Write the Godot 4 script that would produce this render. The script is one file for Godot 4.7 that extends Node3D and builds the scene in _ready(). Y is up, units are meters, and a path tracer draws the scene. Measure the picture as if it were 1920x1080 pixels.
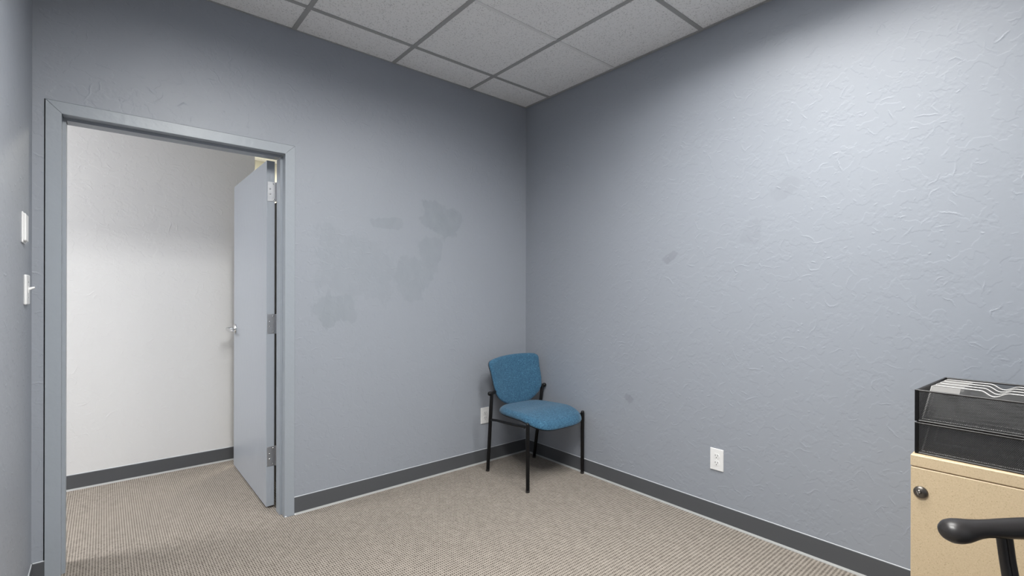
extends Node3D
# A small grey office: door on the left, blue chair in the corner, cabinet with mesh sorter at the right.
# x = 0 is the right wall, z = 0 the wall with the door, y = 0 the carpet.

const CEILING := 2.741
const LEFT := -2.815
const FRONT := 4.1
const HALL_Z := -1.26

var M := {}
var names := {}
var random := RandomNumberGenerator.new()

func _ready():
	random.seed = 7
	make_camera()
	make_environment()
	make_materials()
	make_room()
	make_ceiling()
	troffer(Vector3(-2.069, CEILING, 2.1), 7.0, Color(1.0, 0.998, 0.985), "lit ceiling troffer nearer the wall with the light switch")
	troffer(Vector3(-0.85, CEILING, 2.1), 3.5, Color(1.0, 0.998, 0.985), "lit ceiling troffer nearer the wall with the beige cabinet")
	troffer(Vector3(-4.5, CEILING, -0.72), 4.8, Color(1.0, 1.0, 1.0), "lit ceiling troffer over the hallway beyond the door")
	troffer(Vector3(-0.75, CEILING, -2.1), 6.0, Color(1.0, 0.98, 0.92), "lit ceiling troffer in front of the far cream wall")
	make_trim()
	make_door()
	make_baseboards()
	make_cabinet()
	make_visitor_chair()
	make_office_chair()
	make_sorter()
	outlet(Transform3D(Basis(), Vector3(-0.41, 0.3485, 0.0)), "white duplex outlet on the wall left of the blue chair", true)
	outlet(Transform3D(Basis(Vector3.UP, -PI / 2), Vector3(0.0, 0.3435, 1.582)), "white duplex outlet on the long wall between blue chair and cabinet", false)
	make_switches()
	make_added_cabinet()

# ---------------------------------------------------------------- camera and air
func make_camera():
	var c := Camera3D.new()
	c.name = "camera"
	c.projection = Camera3D.PROJECTION_FRUSTUM
	c.near = 0.05
	c.far = 60.0
	c.size = 0.05 * 1080.0 / 905.68
	c.frustum_offset = Vector2(0, 0.05 * 13.23 / 905.68)
	add_child(c)
	c.position = Vector3(-2.5815, 1.2457, 2.8828)
	c.basis = Basis(Vector3.UP, deg_to_rad(-40.209)) * Basis(Vector3.BACK, deg_to_rad(0.135))
	c.current = true

func make_environment():
	var w := WorldEnvironment.new()
	w.name = "environment"
	var e := Environment.new()
	e.background_mode = Environment.BG_COLOR
	e.background_color = Color(0.02, 0.02, 0.02)
	e.tonemap_mode = Environment.TONE_MAPPER_LINEAR
	e.tonemap_exposure = 1.55
	e.sdfgi_enabled = true
	e.ssao_enabled = true
	e.ssil_enabled = true
	w.environment = e
	add_child(w)

# ---------------------------------------------------------------- naming
func numbered(called: String) -> String:
	names[called] = names.get(called, -1) + 1
	return called if names[called] == 0 else "%s_%03d" % [called, names[called]]

func tag(o: Node, label: String, category := "", group := "", kind := ""):
	if label: o.set_meta("label", label)
	if category: o.set_meta("category", category)
	if group: o.set_meta("group", group)
	if kind: o.set_meta("kind", kind)
	return o

func thing(called: String, label: String, category: String, at := Vector3.ZERO, turn := 0.0, group := "", kind := "") -> Node3D:
	var o := Node3D.new()
	o.name = numbered(called)
	add_child(o)
	o.position = at
	o.rotation.y = turn
	tag(o, label, category, group, kind)
	return o

func structure(called: String, label: String, category: String) -> Node3D:
	return thing(called, label, category, Vector3.ZERO, 0.0, "", "structure")

func tool() -> SurfaceTool:
	var st := SurfaceTool.new()
	st.begin(Mesh.PRIMITIVE_TRIANGLES)
	st.set_smooth_group(-1)
	return st

func mesh_of(st: SurfaceTool) -> ArrayMesh:
	st.generate_normals()
	return st.commit()

func put(called: String, mesh: Mesh, material: Material, parent: Node, at := Transform3D()) -> MeshInstance3D:
	var o := MeshInstance3D.new()
	o.name = called
	o.mesh = mesh
	o.material_override = material
	parent.add_child(o, true)
	o.transform = at
	return o

func part(called: String, st: SurfaceTool, material: Material, parent: Node) -> MeshInstance3D:
	return put(called, mesh_of(st), material, parent)

# ---------------------------------------------------------------- shapes
func tri(st: SurfaceTool, a: Vector3, b: Vector3, c: Vector3):       # counter-clockwise from outside
	st.add_vertex(a); st.add_vertex(c); st.add_vertex(b)

func quad(st: SurfaceTool, a: Vector3, b: Vector3, c: Vector3, d: Vector3):
	tri(st, a, b, c); tri(st, a, c, d)

func box(st: SurfaceTool, lo: Vector3, hi: Vector3, bevel := 0.0, t := Transform3D()):
	var c := (lo + hi) / 2.0
	var h := (hi - lo).abs() / 2.0
	var b := minf(bevel, minf(h.x, minf(h.y, h.z)) * 0.95)
	st.set_smooth_group(-1)
	var axes := [Vector3.RIGHT, Vector3.UP, Vector3.BACK]
	for k in 3:
		var n: Vector3 = axes[k]
		var u: Vector3 = axes[(k + 1) % 3]
		var v: Vector3 = axes[(k + 2) % 3]
		for s in [1.0, -1.0]:
			var p := func(a: float, e: float) -> Vector3: return t * (c + n * h.dot(n) * s + u * a * ((h.dot(u)) - b) + v * e * ((h.dot(v)) - b) * s)
			quad(st, p.call(-1.0, -1.0), p.call(1.0, -1.0), p.call(1.0, 1.0), p.call(-1.0, 1.0))
	if b <= 0.0:
		return
	for k in 3:                                                        # edges along axis k
		var w: Vector3 = axes[k]
		var u: Vector3 = axes[(k + 1) % 3]
		var v: Vector3 = axes[(k + 2) % 3]
		for su in [1.0, -1.0]:
			for sv in [1.0, -1.0]:
				var at := func(du: float, dv: float, sw: float) -> Vector3: return t * (c + u * su * (h.dot(u) - du) + v * sv * (h.dot(v) - dv) + w * sw * (h.dot(w) - b))
				var a: Vector3 = at.call(0.0, b, -1.0)
				var bb: Vector3 = at.call(b, 0.0, -1.0)
				var cc: Vector3 = at.call(b, 0.0, 1.0)
				var d: Vector3 = at.call(0.0, b, 1.0)
				if su * sv > 0.0: quad(st, a, bb, cc, d)
				else: quad(st, d, cc, bb, a)
	for sx in [1.0, -1.0]:
		for sy in [1.0, -1.0]:
			for sz in [1.0, -1.0]:
				var s := Vector3(sx, sy, sz)
				var x := t * (c + s * Vector3(h.x, h.y - b, h.z - b))
				var y := t * (c + s * Vector3(h.x - b, h.y, h.z - b))
				var z := t * (c + s * Vector3(h.x - b, h.y - b, h.z))
				if sx * sy * sz > 0.0: tri(st, x, y, z)
				else: tri(st, x, z, y)

func tube(st: SurfaceTool, path: Array, radii, sides := 12, squash := 1.0, up := Vector3.UP):
	var rings := []
	for i in path.size():
		var a: Vector3 = path[maxi(i - 1, 0)]
		var b: Vector3 = path[mini(i + 1, path.size() - 1)]
		var along := (b - a).normalized()
		var ref := up if absf(along.dot(up)) < 0.95 else Vector3.RIGHT if absf(along.x) < 0.9 else Vector3.BACK
		var side := along.cross(ref).normalized()
		var over := side.cross(along).normalized()
		var r: float = radii[i] if radii is Array else radii
		var ring := []
		for k in sides:
			var w := TAU * k / sides
			ring.append(path[i] + side * cos(w) * r * squash + over * sin(w) * r)
		rings.append(ring)
	st.set_smooth_group(0)
	for i in rings.size() - 1:
		for k in sides:
			var n := (k + 1) % sides
			quad(st, rings[i][k], rings[i + 1][k], rings[i + 1][n], rings[i][n])
	st.set_smooth_group(1)
	for k in sides:
		var n := (k + 1) % sides
		tri(st, path[0], rings[0][k], rings[0][n])
		tri(st, path[-1], rings[-1][n], rings[-1][k])

func lathe(st: SurfaceTool, profile: Array, t := Transform3D(), sides := 24, smooth := true):   # Vector2(radius, height) from bottom to top about y
	for i in profile.size() - 1:
		st.set_smooth_group(i % 2 if not smooth else 0)
		for k in sides:
			var a := TAU * k / sides
			var b := TAU * (k + 1) / sides
			var p := func(v: Vector2, w: float) -> Vector3: return t * Vector3(v.x * cos(w), v.y, -v.x * sin(w))
			var q0: Vector3 = p.call(profile[i], a)
			var q1: Vector3 = p.call(profile[i], b)
			var q2: Vector3 = p.call(profile[i + 1], b)
			var q3: Vector3 = p.call(profile[i + 1], a)
			if profile[i].x < 1e-6: tri(st, q0, q2, q3)
			elif profile[i + 1].x < 1e-6: tri(st, q0, q1, q2)
			else: quad(st, q0, q1, q2, q3)
	st.set_smooth_group(-1)

func prism(st: SurfaceTool, outline: PackedVector2Array, depth: float, t := Transform3D()):     # outline in x, y; from z = 0 to z = depth
	st.set_smooth_group(-1)
	var ring := outline.duplicate()
	if Geometry2D.is_polygon_clockwise(ring):
		ring.reverse()
	var index := Geometry2D.triangulate_polygon(ring)
	for i in range(0, index.size(), 3):
		var p := [ring[index[i]], ring[index[i + 1]], ring[index[i + 2]]]
		if (p[1] - p[0]).cross(p[2] - p[0]) < 0.0:
			p.reverse()
		tri(st, t * Vector3(p[0].x, p[0].y, depth), t * Vector3(p[1].x, p[1].y, depth), t * Vector3(p[2].x, p[2].y, depth))
		tri(st, t * Vector3(p[2].x, p[2].y, 0), t * Vector3(p[1].x, p[1].y, 0), t * Vector3(p[0].x, p[0].y, 0))
	for i in ring.size():
		var a := ring[i]
		var b := ring[(i + 1) % ring.size()]
		quad(st, t * Vector3(a.x, a.y, 0), t * Vector3(b.x, b.y, 0), t * Vector3(b.x, b.y, depth), t * Vector3(a.x, a.y, depth))

func cushion(st: SurfaceTool, outline: PackedVector2Array, top: float, bottom: float, warp: Callable):
	# a padded slab: rings shrink towards the middle while the surface rises; warp(u, v, h) gives the place
	var middle := Vector2.ZERO
	for p in outline: middle += p / outline.size()
	var levels := []
	for k in 9:
		var w := PI / 2.0 * k / 8.0
		levels.append([1.0 - 0.10 * (1.0 - cos(w)), bottom * (1.0 - sin(w))])
	levels.reverse()                                                   # from rim down to the underside edge
	var rings := []
	var add := func(s: float, h: float): 
		var ring := []
		for p in outline:
			var q := middle + (p - middle) * s
			ring.append(warp.call(q.x, q.y, h))
		rings.append(ring)
	for s in [0.2, 0.5, 0.8]: add.call(s, -bottom)
	for k in 6:
		var w := PI / 2.0 * (k + 1) / 6.0
		add.call(0.86 + 0.14 * sin(w), -bottom * cos(w))
	for k in 7:
		var w := PI / 2.0 * (k + 1) / 7.0
		add.call(1.0 - 0.16 * (1.0 - cos(w)), top * 0.86 * sin(w))
	for s in [0.66, 0.45, 0.22]: add.call(s, top * (0.86 + 0.14 * (1.0 - pow(s / 0.84, 2.0))))
	st.set_smooth_group(0)
	var n := outline.size()
	for i in rings.size() - 1:
		for k in n:
			var m := (k + 1) % n
			quad(st, rings[i][k], rings[i][m], rings[i + 1][m], rings[i + 1][k])
	for k in n:
		var m := (k + 1) % n
		tri(st, warp.call(middle.x, middle.y, top), rings[-1][k], rings[-1][m])
		tri(st, warp.call(middle.x, middle.y, -bottom), rings[0][m], rings[0][k])

# ---------------------------------------------------------------- materials
func paint(color: Color, rough := 0.5, metal := 0.0) -> StandardMaterial3D:
	var m := StandardMaterial3D.new()
	m.albedo_color = color
	m.roughness = rough
	m.metallic = metal
	return m

func linear(r: float, g: float, b: float) -> Color:
	return Color(r, g, b).linear_to_srgb()

func noise_bytes(n: int, frequency: float, kind := FastNoiseLite.TYPE_SIMPLEX_SMOOTH, octaves := 3, rnd := 1) -> PackedByteArray:
	var f := FastNoiseLite.new()
	f.noise_type = kind
	f.frequency = frequency
	f.fractal_octaves = octaves
	f.seed = rnd
	var im := f.get_seamless_image(n, n)
	im.convert(Image.FORMAT_L8)
	return im.get_data()

func grey_texture(n: int, bytes: PackedByteArray) -> ImageTexture:
	return ImageTexture.create_from_image(Image.create_from_data(n, n, false, Image.FORMAT_L8, bytes))

func trowel_texture() -> ImageTexture:                                # skip-trowel plaster relief, 1.8 m a side
	var n := 1024
	var h := PackedFloat32Array()
	h.resize(n * n)
	var fine := noise_bytes(n, 0.075, FastNoiseLite.TYPE_SIMPLEX_SMOOTH, 3, 3)
	var where := noise_bytes(n, 0.011, FastNoiseLite.TYPE_SIMPLEX_SMOOTH, 3, 9)
	var plate := noise_bytes(n, 0.018, FastNoiseLite.TYPE_SIMPLEX_SMOOTH, 4, 21)
	for i in n * n:
		var rough := smoothstep(0.5, 0.72, where[i] / 255.0)
		var island := smoothstep(0.555, 0.585, plate[i] / 255.0)
		h[i] = (fine[i] / 255.0 - 0.5) * (0.035 + 0.26 * rough) + island * 0.15
	for s in 800:
		var p := Vector2(random.randf() * n, random.randf() * n)
		var angle := random.randfn(-0.35, 0.55)
		if random.randf() < 0.25: angle += 1.3
		var bend := random.randfn(0.0, 0.018)
		var length := int(6 + 46 * pow(random.randf(), 2.0))
		var amp := random.randf_range(0.18, 0.62)
		var wide := random.randf_range(0.9, 1.6)
		var skirt := random.randf_range(3.0, 9.0)
		for k in length:
			angle += bend + random.randfn(0.0, 0.16)
			var d := Vector2(cos(angle), sin(angle))
			p += d
			var across := Vector2(-d.y, d.x)
			var fade := amp * sin(PI * (k + 0.5) / length)
			for j in range(-3, 10):
				var v := exp(-pow(j / wide, 2.0)) if j < 0 else maxf(exp(-pow(j / wide, 2.0)), 0.45 * (1.0 - j / skirt))
				var q := p + across * j
				var at := posmod(int(q.y), n) * n + posmod(int(q.x), n)
				if v > 0.0: h[at] = maxf(h[at], fade * v)
	var out := PackedByteArray()
	out.resize(n * n)
	for i in n * n:
		out[i] = int(clampf(90.0 + h[i] * 165.0, 0.0, 255.0))
	return grey_texture(n, out)

func carpet_images() -> Array:                                        # woven loops: 36 by 24 cells of 10.5 by 16.8 mm
	var n := 1024
	var color := PackedByteArray()
	color.resize(n * n * 3)
	var relief := PackedByteArray()
	relief.resize(n * n)
	var fuzz := noise_bytes(n, 0.12, FastNoiseLite.TYPE_SIMPLEX_SMOOTH, 3, 31)
	var slow := noise_bytes(n, 0.006, FastNoiseLite.TYPE_SIMPLEX_SMOOTH, 3, 37)
	var hole := []
	var loop := []
	for i in 36 * 24:
		hole.append(random.randf_range(0.7, 1.0))
		loop.append(random.randf_range(0.88, 1.08))
	for y in n:
		var cy := y * 24.0 / n
		var ry := int(cy)
		for x in n:
			var i := y * n + x
			var f := fuzz[i] / 255.0 - 0.5
			var cx := x * 36.0 / n + f * 0.3
			var rx := posmod(int(floor(cx)), 36)
			var u: float = cx - floor(cx) - 0.5
			var v := cy - ry - 0.5
			var cell := ry * 36 + rx
			var e := pow(absf(u + v * 0.25) / 0.31, 2.4) + pow(absf(v - f * 0.2) / 0.29, 2.4)
			var dark: float = hole[cell] * (1.0 - smoothstep(0.45, 1.5, e))
			var thread := 0.86 + 0.14 * smoothstep(0.25, 0.48, absf(u))
			var b: float = thread * loop[cell] * (1.0 + f * 0.34) * (0.95 + 0.1 * slow[i] / 255.0)
			var c := Vector3(0.372, 0.332, 0.290) * b
			c = c.lerp(Vector3(0.055, 0.044, 0.036), dark * 0.94)
			var s := Color(c.x, c.y, c.z).linear_to_srgb()
			color[i * 3] = int(clampf(s.r, 0.0, 1.0) * 255.0)
			color[i * 3 + 1] = int(clampf(s.g, 0.0, 1.0) * 255.0)
			color[i * 3 + 2] = int(clampf(s.b, 0.0, 1.0) * 255.0)
			relief[i] = int(clampf((1.0 - dark) * (0.75 + f * 0.4) * 255.0, 0.0, 255.0))
	return [ImageTexture.create_from_image(Image.create_from_data(n, n, false, Image.FORMAT_RGB8, color)), grey_texture(n, relief)]

func speckle(n: int, base: Color, other: Color, share: float, soft: float, rnd: int) -> ImageTexture:
	var r := RandomNumberGenerator.new()
	r.seed = rnd
	var bytes := PackedByteArray()
	bytes.resize(n * n * 3)
	for i in n * n:
		var c := base.lerp(other, r.randf() * soft if r.randf() > share else r.randf_range(0.55, 1.0))
		bytes[i * 3] = c.r8; bytes[i * 3 + 1] = c.g8; bytes[i * 3 + 2] = c.b8
	return ImageTexture.create_from_image(Image.create_from_data(n, n, false, Image.FORMAT_RGB8, bytes))

func triplanar(m: StandardMaterial3D, metres: Vector3, world := true) -> StandardMaterial3D:
	m.uv1_triplanar = true
	m.uv1_world_triplanar = world
	m.uv1_triplanar_sharpness = 8.0
	m.uv1_scale = Vector3(1.0 / metres.x, 1.0 / metres.y, 1.0 / metres.z)
	return m

func touch_up_texture(origin: float, span: float, marks: Array, tint: Color, rnd: int) -> ImageTexture:   # roller-edged repaint and scuffs; alpha is the share of tint
	var w := int(250 * span)
	var t := 685
	var im := Image.create(w, t, false, Image.FORMAT_RGBA8)
	im.fill(Color(tint, 0.0))
	var f := FastNoiseLite.new()
	f.seed = rnd
	f.frequency = 0.022
	f.fractal_octaves = 4
	for m in marks:                                                    # along, up, half sizes in metres, turn, strength
		var reach := maxf(m[2], m[3]) * 1.5
		for py in range(int((1.0 - (m[1] + reach) / CEILING) * t), int((1.0 - (m[1] - reach) / CEILING) * t)):
			for px in range(int((m[0] - reach - origin) / span * w), int((m[0] + reach - origin) / span * w)):
				if px < 0 or py < 0 or px >= w or py >= t: continue
				var d := Vector2(origin + span * px / w - m[0], CEILING * (1.0 - float(py) / t) - m[1]).rotated(m[4]) / Vector2(m[2], m[3])
				var edge := pow(pow(absf(d.x), 4.0) + pow(absf(d.y), 4.0), 0.25) + f.get_noise_2d(px, py) * 0.5 + f.get_noise_2d(px * 5.0, py * 2.0) * 0.18
				var a: float = m[5] * (1.0 - smoothstep(0.84, 1.02, edge)) * (0.85 + 0.5 * f.get_noise_2d(px * 2.0 + 300.0, py * 1.2))
				if a > im.get_pixel(px, py).a:
					im.set_pixel(px, py, Color(tint, clampf(a, 0.0, 1.0)))
	return ImageTexture.create_from_image(im)

func make_materials():
	var trowel := trowel_texture()
	var wall := paint(linear(0.290, 0.312, 0.352), 0.46)
	wall.heightmap_enabled = true
	wall.heightmap_texture = trowel
	wall.heightmap_scale = 0.36
	triplanar(wall, Vector3(2.1, 2.1, 2.1))
	M.wall = wall
	var patched: StandardMaterial3D = wall.duplicate()
	patched.uv1_offset = Vector3(0.37, 0.21, 0.5)
	patched.detail_enabled = true
	patched.detail_albedo = touch_up_texture(LEFT, -LEFT, [
		[-1.384, 1.401, 0.262, 0.213, 0.1, 0.20], [-1.524, 1.164, 0.134, 0.092, 0.0, 0.40], [-0.781, 1.767, 0.182, 0.102, 0.15, 0.48], [-0.882, 1.520, 0.104, 0.157, 0.1, 0.34],
		[-1.200, 1.704, 0.115, 0.035, -0.1, 0.42], [-1.012, 1.362, 0.129, 0.142, 0.0, 0.32], [-1.553, 1.578, 0.063, 0.071, 0.3, 0.22], [-1.575, 1.18, 0.022, 0.13, 0.12, 0.5]], Color(0.50, 0.533, 0.555), 5)
	patched.detail_uv_layer = BaseMaterial3D.DETAIL_UV_2
	patched.detail_blend_mode = BaseMaterial3D.BLEND_MODE_MIX
	patched.texture_repeat = true
	M.wall_patched = patched
	var scuffed: StandardMaterial3D = patched.duplicate()
	scuffed.detail_albedo = touch_up_texture(0.0, FRONT, [[1.293, 1.481, 0.055, 0.030, -0.7, 0.42], [0.989, 0.585, 0.040, 0.030, 0.6, 0.42], [1.931, 1.786, 0.075, 0.045, -0.5, 0.18], [1.764, 1.578, 0.05, 0.08, 0.4, 0.14]], Color(0.45, 0.465, 0.49), 15)
	M.wall_scuffed = scuffed
	var white: StandardMaterial3D = wall.duplicate()
	white.albedo_color = linear(0.70, 0.70, 0.705)
	white.roughness = 0.6
	white.uv1_offset = Vector3(0.1, 0.63, 0.2)
	M.wall_white = white
	var cream: StandardMaterial3D = wall.duplicate()
	cream.albedo_color = linear(0.74, 0.73, 0.62)
	M.wall_cream = cream
	var weave := carpet_images()
	var carpet := paint(Color.WHITE, 0.95)
	carpet.albedo_texture = weave[0]
	carpet.heightmap_enabled = true
	carpet.heightmap_texture = weave[1]
	carpet.heightmap_scale = 0.2
	carpet.metallic_specular = 0.2
	triplanar(carpet, Vector3(36 * 0.0105, 1.0, 24 * 0.0168))
	M.carpet = carpet
	var tile := paint(Color.WHITE, 0.95)
	tile.albedo_texture = speckle(512, linear(0.92, 0.92, 0.92), linear(0.44, 0.44, 0.44), 0.05, 0.12, 3)
	tile.heightmap_enabled = true
	tile.heightmap_texture = grey_texture(512, noise_bytes(512, 0.16, FastNoiseLite.TYPE_SIMPLEX_SMOOTH, 3, 44))
	tile.heightmap_scale = 0.15
	triplanar(tile, Vector3(1.9, 1.9, 1.9))
	M.tile = tile
	M.tee = paint(linear(0.38, 0.38, 0.38), 0.5)
	M.tee_white = paint(linear(0.78, 0.78, 0.78), 0.6)
	M.angle = paint(linear(0.36, 0.36, 0.36), 0.5)
	M.deck = paint(linear(0.3, 0.3, 0.3), 0.9)
	var frame := paint(linear(0.305, 0.335, 0.372), 0.38)
	frame.heightmap_enabled = true
	frame.heightmap_texture = grey_texture(512, noise_bytes(512, 0.02, FastNoiseLite.TYPE_SIMPLEX_SMOOTH, 3, 51))
	frame.heightmap_scale = 0.06
	triplanar(frame, Vector3(0.5, 0.5, 0.5))
	M.frame = frame
	var leaf: StandardMaterial3D = frame.duplicate()
	leaf.albedo_color = linear(0.37, 0.40, 0.445)
	leaf.roughness = 0.34
	leaf.uv1_scale = Vector3(6.0, 0.8, 6.0)
	M.leaf = leaf
	M.rubber = paint(linear(0.082, 0.086, 0.094), 0.42)
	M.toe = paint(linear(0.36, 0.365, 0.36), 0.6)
	M.pale_bead = paint(linear(0.50, 0.52, 0.54), 0.5)
	M.plastic = paint(linear(0.80, 0.80, 0.80), 0.32)
	M.slot = paint(linear(0.02, 0.02, 0.02), 0.6)
	M.steel = paint(linear(0.60, 0.60, 0.60), 0.3, 1.0)
	M.chrome = paint(linear(0.72, 0.72, 0.72), 0.13, 1.0)
	var hinge := paint(Color.WHITE, 0.38, 0.9)
	hinge.albedo_texture = speckle(128, linear(0.50, 0.51, 0.53), linear(0.28, 0.28, 0.30), 0.12, 0.4, 8)
	triplanar(hinge, Vector3(0.09, 0.09, 0.09), false)
	M.hinge = hinge
	M.reflector = paint(linear(0.30, 0.30, 0.30), 0.45)
	M.lens = paint(linear(0.8, 0.8, 0.8), 0.5)
	M.lens.emission_enabled = true
	M.lens.emission = Color(1, 0.99, 0.97)
	M.lens.emission_energy_multiplier = 1.2
	var beige := paint(Color.WHITE, 0.5)
	beige.albedo_texture = speckle(512, linear(0.63, 0.50, 0.33), linear(0.38, 0.275, 0.155), 0.025, 0.32, 12)
	triplanar(beige, Vector3(0.95, 0.95, 0.95), false)
	M.beige = beige
	M.gap = paint(linear(0.06, 0.05, 0.04), 0.8)
	var fabric := paint(Color.WHITE, 0.92)
	fabric.albedo_texture = speckle(256, linear(0.011, 0.056, 0.112), linear(0.085, 0.215, 0.325), 0.18, 0.55, 17)
	fabric.heightmap_enabled = true
	fabric.heightmap_texture = grey_texture(256, noise_bytes(256, 0.3, FastNoiseLite.TYPE_SIMPLEX_SMOOTH, 2, 60))
	fabric.heightmap_scale = 0.05
	fabric.rim_enabled = true
	fabric.rim = 0.3
	fabric.rim_tint = 0.6
	triplanar(fabric, Vector3(0.7, 0.7, 0.7), false)
	M.fabric = fabric
	M.black = paint(linear(0.005, 0.005, 0.0055), 0.36)
	M.black.metallic_specular = 0.35
	M.black_plastic = paint(linear(0.022, 0.020, 0.020), 0.36)
	M.black_fabric = paint(linear(0.03, 0.03, 0.032), 0.9)
	M.wire = paint(linear(0.05, 0.05, 0.051), 0.4)
	M.rod_highlight = paint(linear(0.42, 0.41, 0.40), 0.35, 0.3)  # grey stands in for highlights on glossy black divider rods
	M.tab = paint(linear(0.19, 0.185, 0.18), 0.5)
	M.card = paint(linear(0.85, 0.84, 0.83), 0.7)
	M.lock = paint(linear(0.16, 0.145, 0.13), 0.32, 0.9)
	M.added_cabinet = paint(linear(0.012, 0.012, 0.013), 0.6)  # near-black, for the cabinet added to darken the hinge gap

# ---------------------------------------------------------------- the room
func wall_mesh(pieces: Array, along_z := false) -> ArrayMesh:                           # boxes given as [lo, hi]; second UVs span the door wall
	var st := tool()
	for p in pieces: box(st, p[0], p[1])
	st.generate_normals()
	var arrays := st.commit_to_arrays()
	var uv := PackedVector2Array()
	for v in arrays[Mesh.ARRAY_VERTEX]:
		uv.append(Vector2(v.z / FRONT if along_z else (v.x - LEFT) / -LEFT, 1.0 - v.y / CEILING))
	arrays[Mesh.ARRAY_TEX_UV2] = uv
	arrays[Mesh.ARRAY_TEX_UV] = uv
	var mesh := ArrayMesh.new()
	mesh.add_surface_from_arrays(Mesh.PRIMITIVE_TRIANGLES, arrays)
	return mesh

func wall(called: String, label: String, pieces: Array, material: Material, along_z := false):
	var o := put(numbered(called), wall_mesh(pieces, along_z), material, self)
	tag(o, label, "wall", "", "structure")

func make_room():
	var top := CEILING + 0.30
	var st := tool()
	box(st, Vector3(-5.6, -0.1, -3.6), Vector3(0.9, 0.0, FRONT + 0.15))
	tag(part("floor", st, M.carpet, self), "beige looped carpet with rows of dark flecks", "floor", "", "structure")
	wall("wall_back", "blue-grey plaster wall with the doorway and repainted patches", [
		[Vector3(LEFT - 0.13, 0, -0.165), Vector3(FL - 0.0045, top, 0)], [Vector3(FR + 0.0024, 0, -0.165), Vector3(0.12, top, 0)], [Vector3(FL - 0.0045, FT + 0.003, -0.165), Vector3(FR + 0.0024, top, 0)]], M.wall_patched)
	wall("wall_right", "long blue-grey plaster wall beside the chair and cabinet", [[Vector3(0, 0, 0), Vector3(0.12, top, FRONT)]], M.wall_scuffed, true)
	wall("wall_left", "blue-grey plaster wall with the white switch plates", [[Vector3(LEFT - 0.13, 0, 0), Vector3(LEFT, top, FRONT)]], M.wall)
	wall("wall_front", "blue-grey plaster wall behind the camera", [[Vector3(LEFT - 0.13, 0, FRONT), Vector3(0.12, top, FRONT + 0.13)]], M.wall)
	wall("wall_hall", "white plaster wall of the hallway beyond the door", [[Vector3(-5.5, 0, HALL_Z - 0.12), Vector3(-1.69, top, HALL_Z)]], M.wall_white)
	wall("wall_far", "cream wall far behind the hallway", [[Vector3(-2.6, 0, -3.2), Vector3(0.75, top, -3.08)]], M.wall_cream)
	wall("wall_far_side", "white wall closing the far hallway space", [[Vector3(0.63, 0, -3.08), Vector3(0.75, top, -0.165)], [Vector3(0.12, 0, -0.165), Vector3(0.75, top, 0.0)]], M.wall_white)
	wall("wall_far_end", "white wall behind the hallway wall", [[Vector3(-2.6, 0, -3.08), Vector3(-2.48, top, HALL_Z - 0.12)]], M.wall_white)
	wall("wall_hall_end", "white wall at the end of the hallway", [[Vector3(-5.5, 0, HALL_Z), Vector3(-5.38, top, -0.165)], [Vector3(-5.5, 0, -0.165), Vector3(LEFT - 0.13, top, 0.0)]], M.wall_white)

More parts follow.
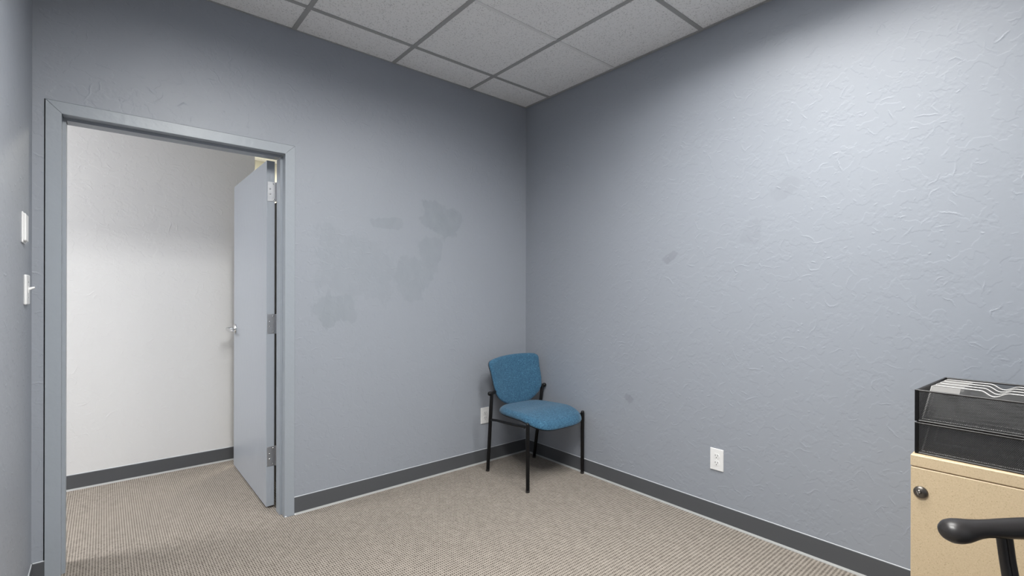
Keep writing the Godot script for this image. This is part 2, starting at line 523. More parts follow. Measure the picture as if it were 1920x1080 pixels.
func make_ceiling():
	var c := structure("ceiling", "suspended ceiling of grey-white tiles in a dark grid", "ceiling")
	var st := tool()
	box(st, Vector3(LEFT - 0.13, CEILING + 0.30, -0.165), Vector3(0.12, CEILING + 0.4, FRONT + 0.13))
	part("deck", st, M.deck, c)
	var xs := [0.0, -0.545, -1.155, -1.764, -2.374, LEFT]
	var zs := [0.0, 0.272, 0.881, 1.491, 2.1, 2.71, 3.32, 3.93, FRONT]
	var shared := {}
	for i in xs.size() - 1:
		for j in zs.size() - 1:
			if j in [3, 4] and i in [1, 3]: continue                      # the troffers
			var w: float = absf(xs[i + 1] - xs[i]) - 0.004
			var d: float = zs[j + 1] - zs[j] - 0.004
			var key := "%.3f %.3f" % [w, d]
			if not shared.has(key):
				var s := tool()
				box(s, Vector3(-w / 2, 0, -d / 2), Vector3(w / 2, 0.016, d / 2), 0.003)
				shared[key] = mesh_of(s)
			put("tile", shared[key], M.tile, c, Transform3D(Basis(), Vector3((xs[i] + xs[i + 1]) / 2, CEILING + 0.004 + random.randf() * 0.001, (zs[j] + zs[j + 1]) / 2)))
	for i in range(1, xs.size() - 1):
		var s := tool()
		box(s, Vector3(xs[i] - 0.012, CEILING, 0), Vector3(xs[i] + 0.012, CEILING + 0.004, FRONT))
		box(s, Vector3(xs[i] - 0.0015, CEILING + 0.003, 0), Vector3(xs[i] + 0.0015, CEILING + 0.04, FRONT))
		part("main_tee", s, M.tee, c)
	for j in range(1, zs.size() - 1):
		for i in xs.size() - 1:
			if j == 4 and i in [1, 3]: continue
			var s := tool()
			var half := 0.0095 if j == 2 else 0.012
			box(s, Vector3(xs[i + 1] + 0.012, CEILING + 0.0005, zs[j] - half), Vector3(xs[i] - 0.012, CEILING + 0.004, zs[j] + half))
			part("cross_tee", s, M.tee_white if j == 2 else M.tee, c)
	for e in [[Vector3(-0.018, CEILING - 0.001, 0), Vector3(0, CEILING + 0.003, FRONT)], [Vector3(LEFT, CEILING - 0.001, 0), Vector3(LEFT + 0.018, CEILING + 0.003, FRONT)], [Vector3(LEFT, CEILING, 0), Vector3(0, CEILING + 0.004, 0.005)], [Vector3(LEFT, CEILING - 0.001, FRONT - 0.018), Vector3(0, CEILING + 0.003, FRONT)]]:
		var s := tool()
		box(s, e[0], e[1])
		part("wall_angle", s, M.angle, c)
	var far := tool()
	var holes := [Rect2(-5.097, -1.012, 1.194, 0.584), Rect2(-1.347, -2.392, 1.194, 0.584)]
	box(far, Vector3(-5.5, CEILING, -3.2), Vector3(0.75, CEILING + 0.02, holes[1].position.y))
	box(far, Vector3(-5.5, CEILING, holes[1].end.y), Vector3(0.75, CEILING + 0.02, holes[0].position.y))
	box(far, Vector3(-5.5, CEILING, holes[0].end.y), Vector3(0.75, CEILING + 0.02, -0.165))
	for h in holes:
		box(far, Vector3(-5.5, CEILING, h.position.y), Vector3(h.position.x, CEILING + 0.02, h.end.y))
		box(far, Vector3(h.end.x, CEILING, h.position.y), Vector3(0.75, CEILING + 0.02, h.end.y))
	box(far, Vector3(-5.5, CEILING + 0.30, -3.2), Vector3(0.75, CEILING + 0.4, -0.165))
	tag(part("ceiling_hall", far, M.tile, self), "ceiling over the hallway", "ceiling", "", "structure")

func troffer(at: Vector3, energy: float, color: Color, label: String):
	var hall := at.z < 0.0
	var turn := PI / 2 if hall else 0.0
	var t := thing("ceiling_light", label, "light", at, turn, "ceiling troffers")
	var w := 0.292
	var d := 0.597
	var up := 0.05                                                    # the lens sits this far up in its housing
	var st := tool()
	for s in [-1.0, 1.0]:
		box(st, Vector3(s * (w - 0.012) - 0.012, -0.002, -d), Vector3(s * (w - 0.012) + 0.012, up + 0.02, d), 0.002)
		box(st, Vector3(-w, -0.002, s * (d - 0.012) - 0.012), Vector3(w, up + 0.02, s * (d - 0.012) + 0.012), 0.002)
	part("frame", st, M.reflector, t)
	for x in ([-0.09, 0.09] if not hall else []):
		st = tool()
		box(st, Vector3(x - 0.003, 0.002, -d + 0.024), Vector3(x + 0.003, up, d - 0.024))
		part("louver_blade", st, M.reflector, t)
	for cell in ([[-w + 0.024, -0.093], [-0.087, 0.087], [0.093, w - 0.024]] if not hall else []):
		st = tool()
		box(st, Vector3(cell[0], 0.002, -0.003), Vector3(cell[1], up, 0.003))
		part("louver_blade", st, M.reflector, t)
	st = tool()
	box(st, Vector3(-w, up + 0.02, -d), Vector3(w, up + 0.05, d), 0.002)
	part("housing", st, M.plastic, t)
	st = tool()
	box(st, Vector3(-w + 0.024, up + 0.006, -d + 0.024), Vector3(w - 0.024, up + 0.012, d - 0.024))
	part("lens", st, M.lens, t)
	var l := AreaLight3D.new()
	l.name = "troffer_light"
	l.area_size = Vector2(2 * w - 0.06, 2 * d - 0.06)
	l.light_energy = energy
	l.light_color = color
	l.shadow_enabled = true
	l.set("area_range", 12.0)
	l.set("area_attenuation", 2.0)
	t.add_child(l)
	l.position = Vector3(0, up + 0.003, 0)
	l.rotation.x = -PI / 2

# ---------------------------------------------------------------- door, frame, skirting
const FL := -2.7736
const FR := -1.7573
const FT := 2.083
const FACE := 0.0508

func make_trim():
	var f := structure("trim_1", "grey painted steel door frame with mitred corners", "door frame")
	var depth := 0.049
	var stop := 0.0125
	var zh := -0.169
	for side in [[FL, 1.0], [FR, -1.0]]:
		var o: float = side[0]
		var s: float = side[1]
		var inner := o + s * FACE
		var st := tool()
		# face (with mitred top), profile in plan: face, rebate, stop, rebate, hall face
		var plan := PackedVector2Array([Vector2(o, 0.007), Vector2(inner, 0.007), Vector2(inner, -depth), Vector2(inner + s * stop, -depth), Vector2(inner + s * stop, zh + depth + 0.002), Vector2(inner, zh + depth + 0.002), Vector2(inner, zh), Vector2(o, zh)])
		for k in plan.size():
			var a := plan[k]
			var b := plan[(k + 1) % plan.size()]
			var ya := FT - absf(a.x - o)
			var yb := FT - absf(b.x - o)
			var q := [Vector3(a.x, 0, a.y), Vector3(b.x, 0, b.y), Vector3(b.x, yb, b.y), Vector3(a.x, ya, a.y)]
			if s < 0: q.reverse()
			quad(st, q[0], q[1], q[2], q[3])
		part("jamb", st, M.frame, f)
	var st := tool()
	var section := [Vector2(FT, 0.007), Vector2(FT - FACE, 0.007), Vector2(FT - FACE, -depth), Vector2(FT - FACE - stop, -depth), Vector2(FT - FACE - stop, zh + depth + 0.002), Vector2(FT - FACE, zh + depth + 0.002), Vector2(FT - FACE, zh), Vector2(FT, zh)]
	for k in section.size():
		var a: Vector2 = section[k]
		var b: Vector2 = section[(k + 1) % section.size()]
		var ia := FT - a.x
		var ib := FT - b.x
		quad(st, Vector3(FL + ia + 0.0017, a.x, a.y), Vector3(FL + ib + 0.0017, b.x, b.y), Vector3(FR - ib - 0.0012, b.x, b.y), Vector3(FR - ia - 0.0012, a.x, a.y))
	part("header", st, M.frame, f)
	# two white paint chips at the foot of the right jamb
	for p in [Vector3(-1.754, 0.004, 0.012), Vector3(-1.803, 0.004, 0.010)]:
		var s := tool()
		lathe(s, [Vector2(0.0, -0.003), Vector2(0.005, -0.001), Vector2(0.004, 0.003), Vector2(0.0, 0.004)], Transform3D(Basis(), p), 7)
		part("plaster_crumb", s, M.plastic, f)

func make_door():
	var d := structure("door_1", "grey steel door standing open into the hallway", "door")
	var x0 := -1.860
	var x1 := -1.816
	var z0 := -0.178
	var z1 := -1.092
	var st := tool()
	box(st, Vector3(x0, 0.012, z1), Vector3(x1, 2.025, z0), 0.0015)
	var leaf := part("door_leaf", st, M.leaf, d)
	tag(leaf, "flat grey painted door leaf")
	# lever sets on both faces
	for s in [-1.0, 1.0]:
		var face := x0 if s < 0 else x1
		var y := 1.0
		var z := z1 + 0.062
		var h := tool()
		lathe(h, [Vector2(0.0, 0.0), Vector2(0.035, 0.0), Vector2(0.034, 0.008), Vector2(0.024, 0.014), Vector2(0.0, 0.015)], Transform3D(Basis(Vector3.BACK, -s * PI / 2), Vector3(face, y, z)), 28)
		part("rose", h, M.chrome, d)
		h = tool()
		tube(h, [Vector3(face + s * 0.01, y, z), Vector3(face + s * 0.052, y, z)], 0.012, 14)
		tube(h, [Vector3(face + s * 0.050, y, z - 0.018), Vector3(face + s * 0.054, y, z), Vector3(face + s * 0.056, y - 0.002, z + 0.05), Vector3(face + s * 0.050, y - 0.004, z + 0.100), Vector3(face + s * 0.038, y - 0.005, z + 0.118)], [0.010, 0.0115, 0.010, 0.0095, 0.008], 14, 0.7)
		part("lever_handle", h, M.chrome, d)
	var b := tool()
	box(b, Vector3(x0 + 0.008, 0.97, z1 - 0.0015), Vector3(x1 - 0.008, 1.03, z1 + 0.001), 0.0005)
	part("latch_plate", b, M.steel, d)
	for y in [1.846, 1.074, 0.302]:
		var hinge := Node3D.new()
		hinge.name = "hinge"
		d.add_child(hinge, true)
		hinge.position = Vector3(-1.808, y, -0.1745)
		var g := tool()
		box(g, Vector3(-0.0478, -0.057, -0.0035), Vector3(-0.004, 0.057, -0.0012), 0.0008)
		part("hinge_leaf", g, M.hinge, hinge)
		g = tool()
		box(g, Vector3(-0.0018, -0.057, 0.004), Vector3(0.0004, 0.057, 0.046), 0.0006)
		part("hinge_leaf", g, M.hinge, hinge)
		for k in 5:
			g = tool()
			var lo := -0.057 + k * 0.0228
			lathe(g, [Vector2(0.0, lo), Vector2(0.0068, lo), Vector2(0.0068, lo + 0.0222), Vector2(0.0, lo + 0.0222)], Transform3D(), 14, false)
			part("knuckle", g, M.hinge, hinge)
		for p in [Vector2(-0.016, 0.045), Vector2(-0.034, 0.015), Vector2(-0.034, -0.015), Vector2(-0.016, -0.045)]:
			g = tool()
			lathe(g, [Vector2(0.0045, 0.0), Vector2(0.004, 0.0009), Vector2(0.0, 0.0012)], Transform3D(Basis(Vector3.RIGHT, PI / 2), Vector3(p.x, p.y, -0.0013)), 12)
			part("screw", g, M.chrome, hinge)

func baseboard(called: String, label: String, a: Vector3, b: Vector3, out: Vector3):
	var base := structure(called, label, "baseboard")
	var run := (b - a).length()
	var along := (b - a).normalized()
	var t := Transform3D(Basis(out, Vector3.UP, along), a)
	if t.basis.determinant() < 0.0:
		t = Transform3D(Basis(out, Vector3.UP, -along), b)
	var st := tool()
	prism(st, PackedVector2Array([Vector2(0, 0), Vector2(0.0085, 0), Vector2(0.0065, 0.006), Vector2(0.005, 0.014), Vector2(0.0045, 0.094), Vector2(0.003, 0.0975), Vector2(0, 0.0985)]), run, t)
	part("cove_base", st, M.rubber, base)
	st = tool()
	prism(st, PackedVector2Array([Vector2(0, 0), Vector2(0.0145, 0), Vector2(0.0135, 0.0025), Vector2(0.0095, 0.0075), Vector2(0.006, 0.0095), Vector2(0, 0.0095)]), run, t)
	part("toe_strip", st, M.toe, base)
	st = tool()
	prism(st, PackedVector2Array([Vector2(0, 0.097), Vector2(0.0032, 0.0974), Vector2(0.0022, 0.0992), Vector2(0, 0.1)]), run, t)  # paler bead along the top edge of the base
	part("top_bead", st, M.pale_bead, base)

func make_baseboards():
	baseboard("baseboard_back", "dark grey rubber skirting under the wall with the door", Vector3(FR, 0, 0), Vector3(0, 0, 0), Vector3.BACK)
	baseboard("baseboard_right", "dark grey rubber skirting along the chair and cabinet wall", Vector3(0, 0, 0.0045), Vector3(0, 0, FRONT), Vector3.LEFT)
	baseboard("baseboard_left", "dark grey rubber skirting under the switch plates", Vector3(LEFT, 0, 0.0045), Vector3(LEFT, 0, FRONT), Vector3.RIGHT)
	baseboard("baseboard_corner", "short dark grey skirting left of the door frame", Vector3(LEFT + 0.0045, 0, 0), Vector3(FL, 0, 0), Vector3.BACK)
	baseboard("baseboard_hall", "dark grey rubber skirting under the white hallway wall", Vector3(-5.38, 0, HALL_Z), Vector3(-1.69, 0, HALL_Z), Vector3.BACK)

# ---------------------------------------------------------------- small wall fittings
func outlet(t: Transform3D, label: String, _near: bool):
	var o := thing("duplex_outlet", label, "outlet", Vector3.ZERO, 0.0, "wall outlets")
	o.transform = t
	var w := 0.0375
	var h := 0.0595
	var st := tool()
	box(st, Vector3(-w, -h, 0), Vector3(w, h, 0.0065), 0.0022)
	part("cover_plate", st, M.plastic, o)
	for s in [1.0, -1.0]:
		var y: float = s * 0.0195
		var ring := PackedVector2Array()
		for k in 20:
			var a := TAU * k / 20
			ring.append(Vector2(cos(a) * 0.0172, clampf(sin(a) * 0.0172, -0.0142, 0.0142)))
		st = tool()
		prism(st, ring, 0.0082, Transform3D(Basis(), Vector3(0, y, 0)))
		var face := part("receptacle", st, M.plastic, o)
		for x in [-0.0064, 0.0064]:
			st = tool()
			box(st, Vector3(x - 0.0012, y - 0.0005, 0.008), Vector3(x + 0.0012, y + 0.0085, 0.0086))
			part("slot", st, M.slot, face)
		st = tool()
		lathe(st, [Vector2(0.0026, 0.0), Vector2(0.0026, 0.0006), Vector2(0.0, 0.0006)], Transform3D(Basis(Vector3.RIGHT, PI / 2), Vector3(0, y - 0.0075, 0.008)), 10)
		part("ground_hole", st, M.slot, face)
	st = tool()
	lathe(st, [Vector2(0.003, 0.0), Vector2(0.0026, 0.001), Vector2(0.0, 0.0013)], Transform3D(Basis(Vector3.RIGHT, PI / 2), Vector3(0, 0, 0.0065)), 10)
	part("screw", st, M.plastic, o)

func make_switches():
	var t := thing("light_switch", "white light switch with a toggle on the left wall", "switch", Vector3(LEFT, 1.262, 0.222))
	var st := tool()
	box(st, Vector3(0, -0.058, -0.056), Vector3(0.009, 0.058, 0.056), 0.003)
	part("cover_plate", st, M.plastic, t)
	st = tool()
	box(st, Vector3(0.008, -0.013, -0.006), Vector3(0.0105, 0.013, 0.006), 0.001)
	part("toggle_collar", st, M.plastic, t)
	st = tool()
	tube(st, [Vector3(0.009, 0.002, 0), Vector3(0.018, 0.006, 0), Vector3(0.027, 0.009, 0)], [0.0055, 0.0048, 0.004], 8)
	part("toggle", st, M.plastic, t)
	for y in [0.03, -0.03]:
		st = tool()
		lathe(st, [Vector2(0.0032, 0.0), Vector2(0.0028, 0.001), Vector2(0.0, 0.0014)], Transform3D(Basis(Vector3.BACK, -PI / 2), Vector3(0.009, y, 0)), 10)
		part("screw", st, M.steel, t)
	var u := thing("wall_plate", "blank white wall plate above the light switch", "wall plate", Vector3(LEFT, 1.494, 0.305))
	st = tool()
	box(st, Vector3(0, -0.058, -0.05), Vector3(0.006, 0.058, 0.05), 0.003)
	part("cover_plate", st, M.plastic, u)
	st = tool()
	box(st, Vector3(0.005, -0.052, -0.038), Vector3(0.013, 0.052, 0.046), 0.004)
	part("raised_panel", st, M.plastic, u)

# ---------------------------------------------------------------- lateral cabinet and its sorter
const CAB_X := -0.488
const CAB_Z := 2.504
const CAB_TOP := 0.7095

func make_cabinet():
	var c := thing("storage_cabinet", "beige speckled low cabinet with a round lock against the right wall", "cabinet", Vector3(CAB_X, 0, CAB_Z))
	var depth := -CAB_X - 0.02
	var wide := 0.61
	var st := tool()
	box(st, Vector3(0.02, 0.0, 0.0), Vector3(depth, CAB_TOP - 0.02, wide), 0.002)
	box(st, Vector3(0.004, 0.0, 0.0), Vector3(0.03, 0.05, wide), 0.002)
	part("body", st, M.beige, c)
	st = tool()
	box(st, Vector3(0.0, CAB_TOP - 0.0395, 0.0), Vector3(depth, CAB_TOP, wide), 0.003)
	part("top", st, M.beige, c)
	st = tool()
	box(st, Vector3(0.0, 0.055, 0.001), Vector3(0.0215, CAB_TOP - 0.0415, wide - 0.001), 0.002)
	var front := part("cabinet_door", st, M.beige, c)
	st = tool()
	box(st, Vector3(-0.022, 0.33, wide - 0.062), Vector3(-0.014, 0.47, wide - 0.050), 0.003)
	for s in [0.335, 0.455]:
		box(st, Vector3(-0.016, s, wide - 0.062), Vector3(0.002, s + 0.010, wide - 0.050), 0.002)
	part("handle", st, M.lock, front)
	var lock := Node3D.new()
	lock.name = "lock"
	c.add_child(lock)
	lock.transform = Transform3D(Basis(Vector3.BACK, PI / 2), Vector3(0.0, 0.5885, 0.028))
	st = tool()
	lathe(st, [Vector2(0.0195, 0.0), Vector2(0.0195, 0.004), Vector2(0.0175, 0.007), Vector2(0.0, 0.008)], Transform3D(), 28)
	part("escutcheon", st, M.lock, lock)
	st = tool()
	lathe(st, [Vector2(0.0075, 0.0078), Vector2(0.007, 0.0098), Vector2(0.0, 0.0098)], Transform3D(Basis(), Vector3(0.001, 0, -0.003)), 18)
	part("cylinder", st, M.lock, lock)
	st = tool()
	box(st, Vector3(-0.007, 0.0095, -0.0085), Vector3(0.007, 0.0106, -0.0070), 0.0003, Transform3D(Basis(Vector3.UP, 0.35), Vector3.ZERO))
	box(st, Vector3(-0.004, 0.0095, -0.0035), Vector3(0.001, 0.0112, -0.0005), 0.0003, Transform3D(Basis(Vector3.UP, -0.6), Vector3.ZERO))
	part("key_glint", st, M.chrome, lock)  # chrome slivers stand in for the glint of the key slot

func mesh_panel(st: SurfaceTool, outline: PackedVector2Array, t: Transform3D, pitch := 0.0042, wire := 0.00115):
	# expanded-metal sheet: two families of slanted strands cut to the outline
	var lo := outline[0]
	var hi := outline[0]
	for p in outline:
		lo = lo.min(p)
		hi = hi.max(p)
	var lean := 0.62
	for family in [lean, -lean]:
		var reach: float = (hi.y - lo.y) * absf(family)
		var x := lo.x - reach
		while x < hi.x + reach:
			var a := Vector2(x, lo.y - 0.001)
			var b := Vector2(x + family * (hi.y - lo.y + 0.002), hi.y + 0.001)
			for line in Geometry2D.intersect_polyline_with_polygon(PackedVector2Array([a, b]), outline):
				if line.size() < 2: continue
				var d: Vector2 = (line[-1] - line[0]).normalized()
				var n := Vector2(-d.y, d.x) * wire / 2
				var z := 0.0004 if family > 0 else -0.0004
				var q := [line[0] - n, line[-1] - n, line[-1] + n, line[0] + n]
				var f := []
				var g := []
				for p in q:
					f.append(t * Vector3(p.x, p.y, z + 0.0004))
					g.append(t * Vector3(p.x, p.y, z - 0.0004))
				quad(st, f[0], f[1], f[2], f[3])
				quad(st, g[3], g[2], g[1], g[0])
			x += pitch

func rods(st: SurfaceTool, path: Array, r: float, closed := false):
	var p := path.duplicate()
	if closed: p.append(path[0])
	for i in p.size() - 1:
		tube(st, [p[i], p[i + 1]], r, 8)

func rect(a: Vector2, b: Vector2) -> PackedVector2Array:
	return PackedVector2Array([a, Vector2(b.x, a.y), b, Vector2(a.x, b.y)])

func make_tier(label: String, at: Vector3, height: float, dividers: Array, turn: float):
	var t := thing("mesh_file_tray", label, "file tray", at, turn, "stacked mesh file trays")
	var deep := 0.40
	var wide := 0.372
	# panels: front (x = 0) and back look along x, sides along z
	for e in [["front_panel", 0.0], ["back_panel", deep]]:
		var st := tool()
		mesh_panel(st, rect(Vector2(0, 0.003), Vector2(wide, height)), Transform3D(Basis(Vector3.BACK, Vector3.UP, Vector3.LEFT), Vector3(e[1], 0, 0)))
		tag(part(e[0], st, M.wire, t), "", "", "", "stuff")
	for z in [0.0, wide]:
		var st := tool()
		box(st, Vector3(0, 0.002, z - 0.001), Vector3(deep, height, z + 0.001), 0.0005)
		part("side_panel", st, M.black, t)
	var st := tool()
	mesh_panel(st, rect(Vector2(0, 0), Vector2(deep, wide)), Transform3D(Basis(Vector3.RIGHT, Vector3.BACK, Vector3.DOWN), Vector3(0, 0.004, 0)), 0.006)
	tag(part("bottom_panel", st, M.wire, t), "", "", "", "stuff")
	st = tool()
	for y in [0.003, height - 0.002]:
		rods(st, [Vector3(0, y, 0), Vector3(0, y, wide), Vector3(deep, y, wide), Vector3(deep, y, 0)], 0.003, true)
	part("rim", st, M.black_plastic, t)
	st = tool()
	for x in [0.0, deep]:
		for z in [0.0, wide]:
			st = tool()
			box(st, Vector3(x - 0.0035, 0.0, z - 0.0055), Vector3(x + 0.0035, height, z + 0.0055), 0.0015)
			part("corner_post", st, M.black, t)
	for k in dividers.size():
		var top: float = dividers[k][0]
		var bottom: float = dividers[k][1]
		var rise := Vector3(top - bottom, height - 0.008, 0)
		var slope := rise.length()
		var up := rise.normalized()
		var f := Transform3D(Basis(Vector3.BACK, up, Vector3.BACK.cross(up)), Vector3(bottom, 0.008, 0))
		var a := 0.012
		var b := wide - 0.012
		var mid := wide / 2 - 0.014
		var edge := PackedVector2Array()
		for n in 15:
			var u := lerpf(-0.036, 0.036, n / 14.0)
			edge.append(Vector2(mid + u, slope - 0.022 * (0.5 + 0.5 * cos(PI * u / 0.036))))
		var plate_to := 0.088
		var outline := PackedVector2Array([Vector2(plate_to, 0.0), Vector2(b, 0.0), Vector2(b, slope)])
		var back := edge.duplicate()
		back.reverse()
		outline.append_array(back)
		outline.append(Vector2(plate_to, slope))
		var one := Node3D.new()
		one.name = "divider"
		t.add_child(one, true)
		st = tool()
		mesh_panel(st, outline, f)
		mesh_panel(st, rect(Vector2(a, 0.0), Vector2(plate_to, slope - 0.03)), f)
		tag(part("mesh", st, M.wire, one), "", "", "", "stuff")
		st = tool()
		box(st, Vector3(a, slope - 0.03, -0.0007), Vector3(plate_to, slope - 0.003, 0.0007), 0.0, f)
		part("tab_plate", st, M.tab, one)
		st = tool()
		var path := [Vector2(a, 0.0), Vector2(a, slope - 0.006), Vector2(a + 0.006, slope)]
		for p in edge: path.append(p)
		path.append_array([Vector2(b - 0.006, slope), Vector2(b, slope - 0.006), Vector2(b, 0.0)])
		var line := []
		for p in path: line.append(f * Vector3(p.x, p.y, 0))
		tube(st, line, 0.0026, 8)
		tube(st, [f * Vector3(a, 0.001, 0), f * Vector3(b, 0.001, 0)], 0.0026, 8)
		part("frame_wire", st, M.rod_highlight, one)
		if k == 3:
			st = tool()
			box(st, Vector3(a + 0.018, slope - 0.014, -0.0022), Vector3(a + 0.072, slope - 0.004, -0.0009), 0.0, f)
			part("label_card", st, M.card, one)

func make_sorter():
	var turn := deg_to_rad(-2.6)
	var at := Vector3(-0.461, CAB_TOP + 0.0005, 2.5165)
	make_tier("lower black mesh file tray resting on the beige cabinet", at, 0.106, [[0.135, 0.008], [0.30, 0.17]], turn)
	make_tier("upper black mesh file tray with slanted notched dividers", at + Vector3(0, 0.109, 0), 0.108, [[0.142, 0.010], [0.207, 0.075], [0.272, 0.140], [0.336, 0.204]], turn)

# ---------------------------------------------------------------- blue chair
func make_visitor_chair():
	var c := thing("visitor_chair", "blue fabric chair with black tube legs in the corner", "chair", Vector3(-0.279, 0, 0.395), 0.0)
	# local: the chair looks along +z; x is its left-right
	for s in [-1.0, 1.0]:
		var st := tool()
		tube(st, [Vector3(s * 0.257, 0.012, 0.226), Vector3(s * 0.2585, 0.42, 0.226), Vector3(s * 0.2585, 0.432, 0.226), Vector3(s * 0.2585, 0.438, 0.226)], [0.0118, 0.0125, 0.0115, 0.006], 14)
		var leg := part("leg", st, M.black, c)
		st = tool()
		tube(st, [Vector3(s * 0.257, 0.0, 0.226), Vector3(s * 0.257, 0.014, 0.226)], 0.0128, 14)
		part("foot_cap", st, M.black_plastic, leg)
		st = tool()
		tube(st, [Vector3(s * 0.224, 0.012, -0.232), Vector3(s * 0.230, 0.2, -0.208), Vector3(s * 0.237, 0.37, -0.187), Vector3(s * 0.243, 0.565, -0.163), Vector3(s * 0.2435, 0.574, -0.162)], [0.0118, 0.0125, 0.0125, 0.0125, 0.007], 14)
		leg = part("leg", st, M.black, c)
		st = tool()
		tube(st, [Vector3(s * 0.224, 0.0, -0.2335), Vector3(s * 0.224, 0.014, -0.232)], 0.0128, 14)
		part("foot_cap", st, M.black_plastic, leg)
		st = tool()
		tube(st, [Vector3(s * 0.237, 0.375, -0.187), Vector3(s * 0.243, 0.386, -0.10), Vector3(s * 0.252, 0.398, 0.10), Vector3(s * 0.2585, 0.412, 0.226)], 0.0085, 10)
		part("side_rail", st, M.black, c)
		st = tool()
		tube(st, [Vector3(s * 0.265, 0.563, -0.162), Vector3(s * 0.226, 0.563, -0.165), Vector3(s * 0.175, 0.568, -0.205), Vector3(s * 0.13, 0.575, -0.222)], [0.010, 0.0115, 0.012, 0.012], 10)
		part("back_bracket", st, M.black, c)
		st = tool()
		var knob := []
		for k in 9: knob.append(Vector2(0.0155 * sin(PI * k / 8.0), 0.0155 * (1.0 - cos(PI * k / 8.0))))
		lathe(st, knob, Transform3D(Basis(Vector3.BACK, -s * PI / 2), Vector3(s * 0.246, 0.563, -0.162)), 16)
		part("knob", st, M.black, c)
	var st: SurfaceTool
	for z in [0.18]:
		st = tool()
		tube(st, [Vector3(-0.248, 0.398, z), Vector3(-0.20, 0.408, z), Vector3(0.20, 0.408, z), Vector3(0.248, 0.398, z)], 0.0075, 10)
		part("seat_support", st, M.black, c)
	# seat: broad rounded front, narrower round back
	var seat := PackedVector2Array()
	for k in 56:
		var a := TAU * k / 56.0
		var co := cos(a)
		var si := sin(a)
		var e := 2.0 / 3.7
		var x := signf(co) * pow(absf(co), e)
		var z := signf(si) * pow(absf(si), e)
		seat.append(Vector2(x * (0.247 - 0.036 * (0.5 - 0.5 * z)), -0.205 + (z + 1.0) * 0.5 * 0.515))
	seat.reverse()
	st = tool()
	cushion(st, seat, 0.042, 0.016, func(u: float, v: float, h: float) -> Vector3:
		var q := (v + 0.205) / 0.515
		var fall := -0.056 * pow(clampf((q - 0.55) / 0.45, 0.0, 1.0), 1.8)
		var dish := -0.010 * exp(-pow((q - 0.40) / 0.22, 2.0)) * (1.0 - pow(u / 0.24, 2.0)) if h > 0.02 else 0.0
		return Vector3(u, 0.432 + h + fall + dish + 0.012 * q, v))
	tag(part("seat", st, M.fabric, c), "blue heathered seat pad")
	st = tool()
	cushion(st, seat, 0.004, 0.008, func(u: float, v: float, h: float) -> Vector3:
		var q := (v + 0.205) / 0.515
		return Vector3(u * 0.95, 0.4165 + h - 0.052 * pow(clampf((q - 0.55) / 0.45, 0.0, 1.0), 1.8) + 0.012 * q, v * 0.95))
	part("seat_shell", st, M.black_plastic, c)
	# backrest: shield shape, wide flared top, round bottom
	var half := [[0.0, 0.452], [0.055, 0.4535], [0.10, 0.463], [0.142, 0.486], [0.182, 0.516], [0.207, 0.556], [0.217, 0.61], [0.220, 0.66], [0.223, 0.71], [0.229, 0.745], [0.231, 0.762], [0.224, 0.779], [0.206, 0.790], [0.165, 0.797], [0.10, 0.802], [0.045, 0.804]]
	var back := PackedVector2Array()
	for p in half: back.append(Vector2(p[0], p[1]))
	back.append(Vector2(0, 0.8045))
	for k in range(half.size() - 1, 0, -1): back.append(Vector2(-half[k][0], half[k][1]))
	var curve := func(u: float, v: float, h: float) -> Vector3:
		var q := (v - 0.45) / 0.35
		var turned := Vector2(u, v - 0.63).rotated(0.06)
		u = turned.x
		v = turned.y + 0.63
		return Vector3(u + 0.014, v, -0.180 + 0.05 * u - 0.062 * q - 0.02 * q * q + 0.75 * u * u + h)
	st = tool()
	cushion(st, back, 0.022, 0.018, curve)
	tag(part("backrest", st, M.fabric, c), "blue heathered backrest pad")
	st = tool()
	cushion(st, back, 0.002, 0.008, func(u: float, v: float, h: float) -> Vector3:
		var p: Vector3 = curve.call(u * 0.975, 0.628 + (v - 0.628) * 0.975, h)
		return p - Vector3(0, 0, 0.016))
	part("back_shell", st, M.black_plastic, c)

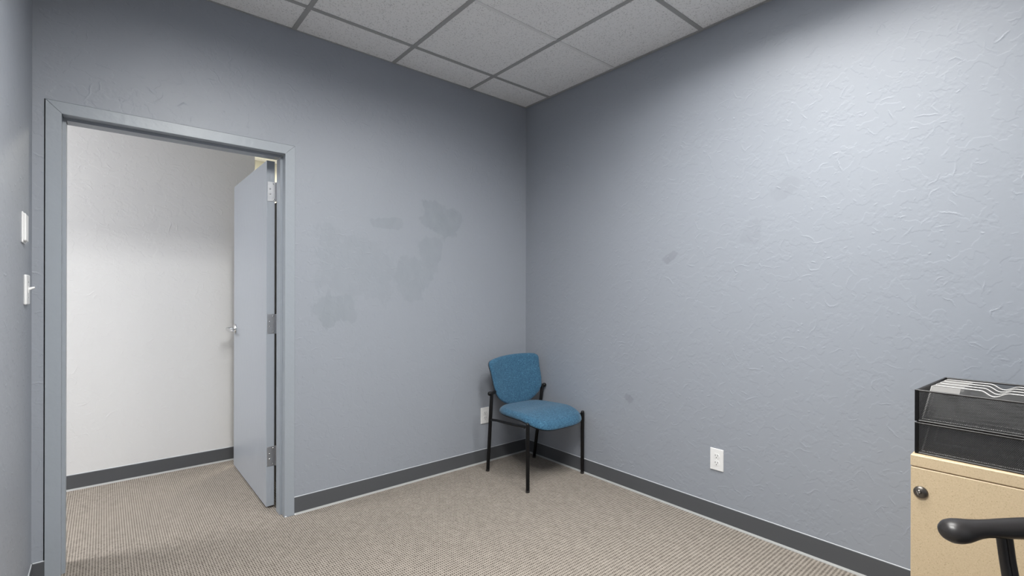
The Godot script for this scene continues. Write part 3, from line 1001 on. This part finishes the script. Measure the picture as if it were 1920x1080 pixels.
# ---------------------------------------------------------------- office chair, only one arm of it in the picture
func make_office_chair():
	# local: x runs from the arm tip backwards, z towards the other arm; origin on the floor below the seat middle
	var away := Vector3(0.80, 0, 0.60).normalized()
	var tip := Vector3(-1.024, 0, 2.663)
	var other := Vector3(-away.z, 0, away.x)
	var origin := tip + away * 0.17 + other * 0.262
	var c := thing("office_chair", "black office chair with a knob-ended armrest beside the beige cabinet", "chair", Vector3.ZERO)
	c.transform = Transform3D(Basis(away, Vector3.UP, other), origin)
	for s in [-1.0, 1.0]:
		var arm := Node3D.new()
		arm.name = "armrest"
		c.add_child(arm, true)
		var z: float = s * 0.262
		var st := tool()
		var path := []
		var r := []
		for e in [[0.0, 0.004], [0.0025, 0.013], [0.009, 0.0205], [0.020, 0.0262], [0.034, 0.0282], [0.050, 0.0272], [0.066, 0.0246], [0.084, 0.0218], [0.104, 0.0204], [0.125, 0.0206], [0.15, 0.0222], [0.20, 0.0240], [0.25, 0.0245], [0.30, 0.023], [0.318, 0.018], [0.325, 0.006]]:
			path.append(Vector3(e[0] - 0.17, 0.674 + 0.5 * (0.0282 - maxf(e[1], 0.0204)) * (1.0 if e[0] > 0.034 else 0.0), z))
			r.append(e[1])
		tube(st, path, r, 22, 1.15)
		part("arm_pad", st, M.black_plastic, arm)
		st = tool()
		for k in [0.0, 1.0]:
			var x: float = -0.021 + k * 0.018
			tube(st, [Vector3(x, 0.668, z), Vector3(x + 0.010, 0.60, z), Vector3(x + 0.024, 0.50, z - s * 0.004), Vector3(x + 0.030, 0.43, z - s * 0.03), Vector3(x + 0.030, 0.400, z - s * 0.09)], [0.0095, 0.0095, 0.0105, 0.011, 0.011], 10)
		prism(st, PackedVector2Array([Vector2(-0.019, 0.668), Vector2(0.001, 0.668), Vector2(0.025, 0.5), Vector2(0.005, 0.5)]), 0.006, Transform3D(Basis(), Vector3(0, 0, z - 0.003)))
		part("arm_post", st, M.black_plastic, arm)
	var pad := PackedVector2Array()
	for k in 40:
		var a := TAU * k / 40.0
		pad.append(Vector2(signf(cos(a)) * pow(absf(cos(a)), 0.6) * 0.235 + 0.03, signf(sin(a)) * pow(absf(sin(a)), 0.6) * 0.236))
	var st := tool()
	cushion(st, pad, 0.045, 0.03, func(u: float, v: float, h: float) -> Vector3: return Vector3(u, 0.425 + h - (0.02 if u < -0.15 else 0.0), -v))
	part("seat", st, M.black_fabric, c)
	var rest := PackedVector2Array()
	for k in 40:
		var a := TAU * k / 40.0
		rest.append(Vector2(signf(cos(a)) * pow(absf(cos(a)), 0.6) * 0.22, signf(sin(a)) * pow(absf(sin(a)), 0.6) * 0.26 + 0.80))
	st = tool()
	cushion(st, rest, 0.035, 0.03, func(u: float, v: float, h: float) -> Vector3: return Vector3(0.305 + 0.18 * (v - 0.54) - h - 0.5 * u * u, v, u))
	part("backrest", st, M.black_fabric, c)
	st = tool()
	tube(st, [Vector3(0.06, 0.385, 0), Vector3(0.28, 0.39, 0), Vector3(0.335, 0.43, 0), Vector3(0.37, 0.66, 0)], [0.022, 0.022, 0.022, 0.018], 10, 1.6)
	part("back_bar", st, M.black_plastic, c)
	st = tool()
	box(st, Vector3(-0.10, 0.365, -0.12), Vector3(0.13, 0.395, 0.12), 0.008)
	part("seat_plate", st, M.black_plastic, c)
	st = tool()
	lathe(st, [Vector2(0.0, 0.10), Vector2(0.028, 0.10), Vector2(0.028, 0.25), Vector2(0.016, 0.26), Vector2(0.016, 0.37), Vector2(0.0, 0.37)], Transform3D(), 18, false)
	part("gas_lift", st, M.black_plastic, c)
	for k in 5:
		var a := TAU * k / 5.0 + 0.3
		var d := Vector3(cos(a), 0, sin(a))
		st = tool()
		tube(st, [Vector3(0, 0.115, 0), d * 0.14 + Vector3(0, 0.10, 0), d * 0.285 + Vector3(0, 0.072, 0)], [0.026, 0.021, 0.015], 10)
		var leg := part("base_leg", st, M.black_plastic, c)
		st = tool()
		var across := Vector3(-d.z, 0, d.x)
		for s in [-1.0, 1.0]:
			tube(st, [d * 0.285 + Vector3(0, 0.027, 0) + across * s * 0.006, d * 0.285 + Vector3(0, 0.027, 0) + across * s * 0.024], 0.027, 16)
		tube(st, [d * 0.285 + Vector3(0, 0.03, 0), d * 0.285 + Vector3(0, 0.075, 0)], 0.008, 8)
		part("caster", st, M.black_plastic, leg)

# ---------------------------------------------------------------- unseen cabinet added to darken the hinge gap
func make_added_cabinet():
	var c := thing("storage_cabinet", "tall black cabinet added behind the open door to darken its hinge gap", "cabinet", Vector3(-1.705, 0, -0.64))
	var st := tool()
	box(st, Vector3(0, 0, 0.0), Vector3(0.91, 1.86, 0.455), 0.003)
	part("body", st, M.added_cabinet, c)
	for k in 2:
		st = tool()
		box(st, Vector3(0.004 + k * 0.453, 0.06, -0.018), Vector3(0.453 + k * 0.453, 1.85, 0.0), 0.002)
		var door := part("cabinet_door", st, M.added_cabinet, c)
		st = tool()
		box(st, Vector3(0.42 + k * 0.06, 0.9, -0.034), Vector3(0.43 + k * 0.06, 1.05, -0.018), 0.002)
		part("handle", st, M.steel, door)
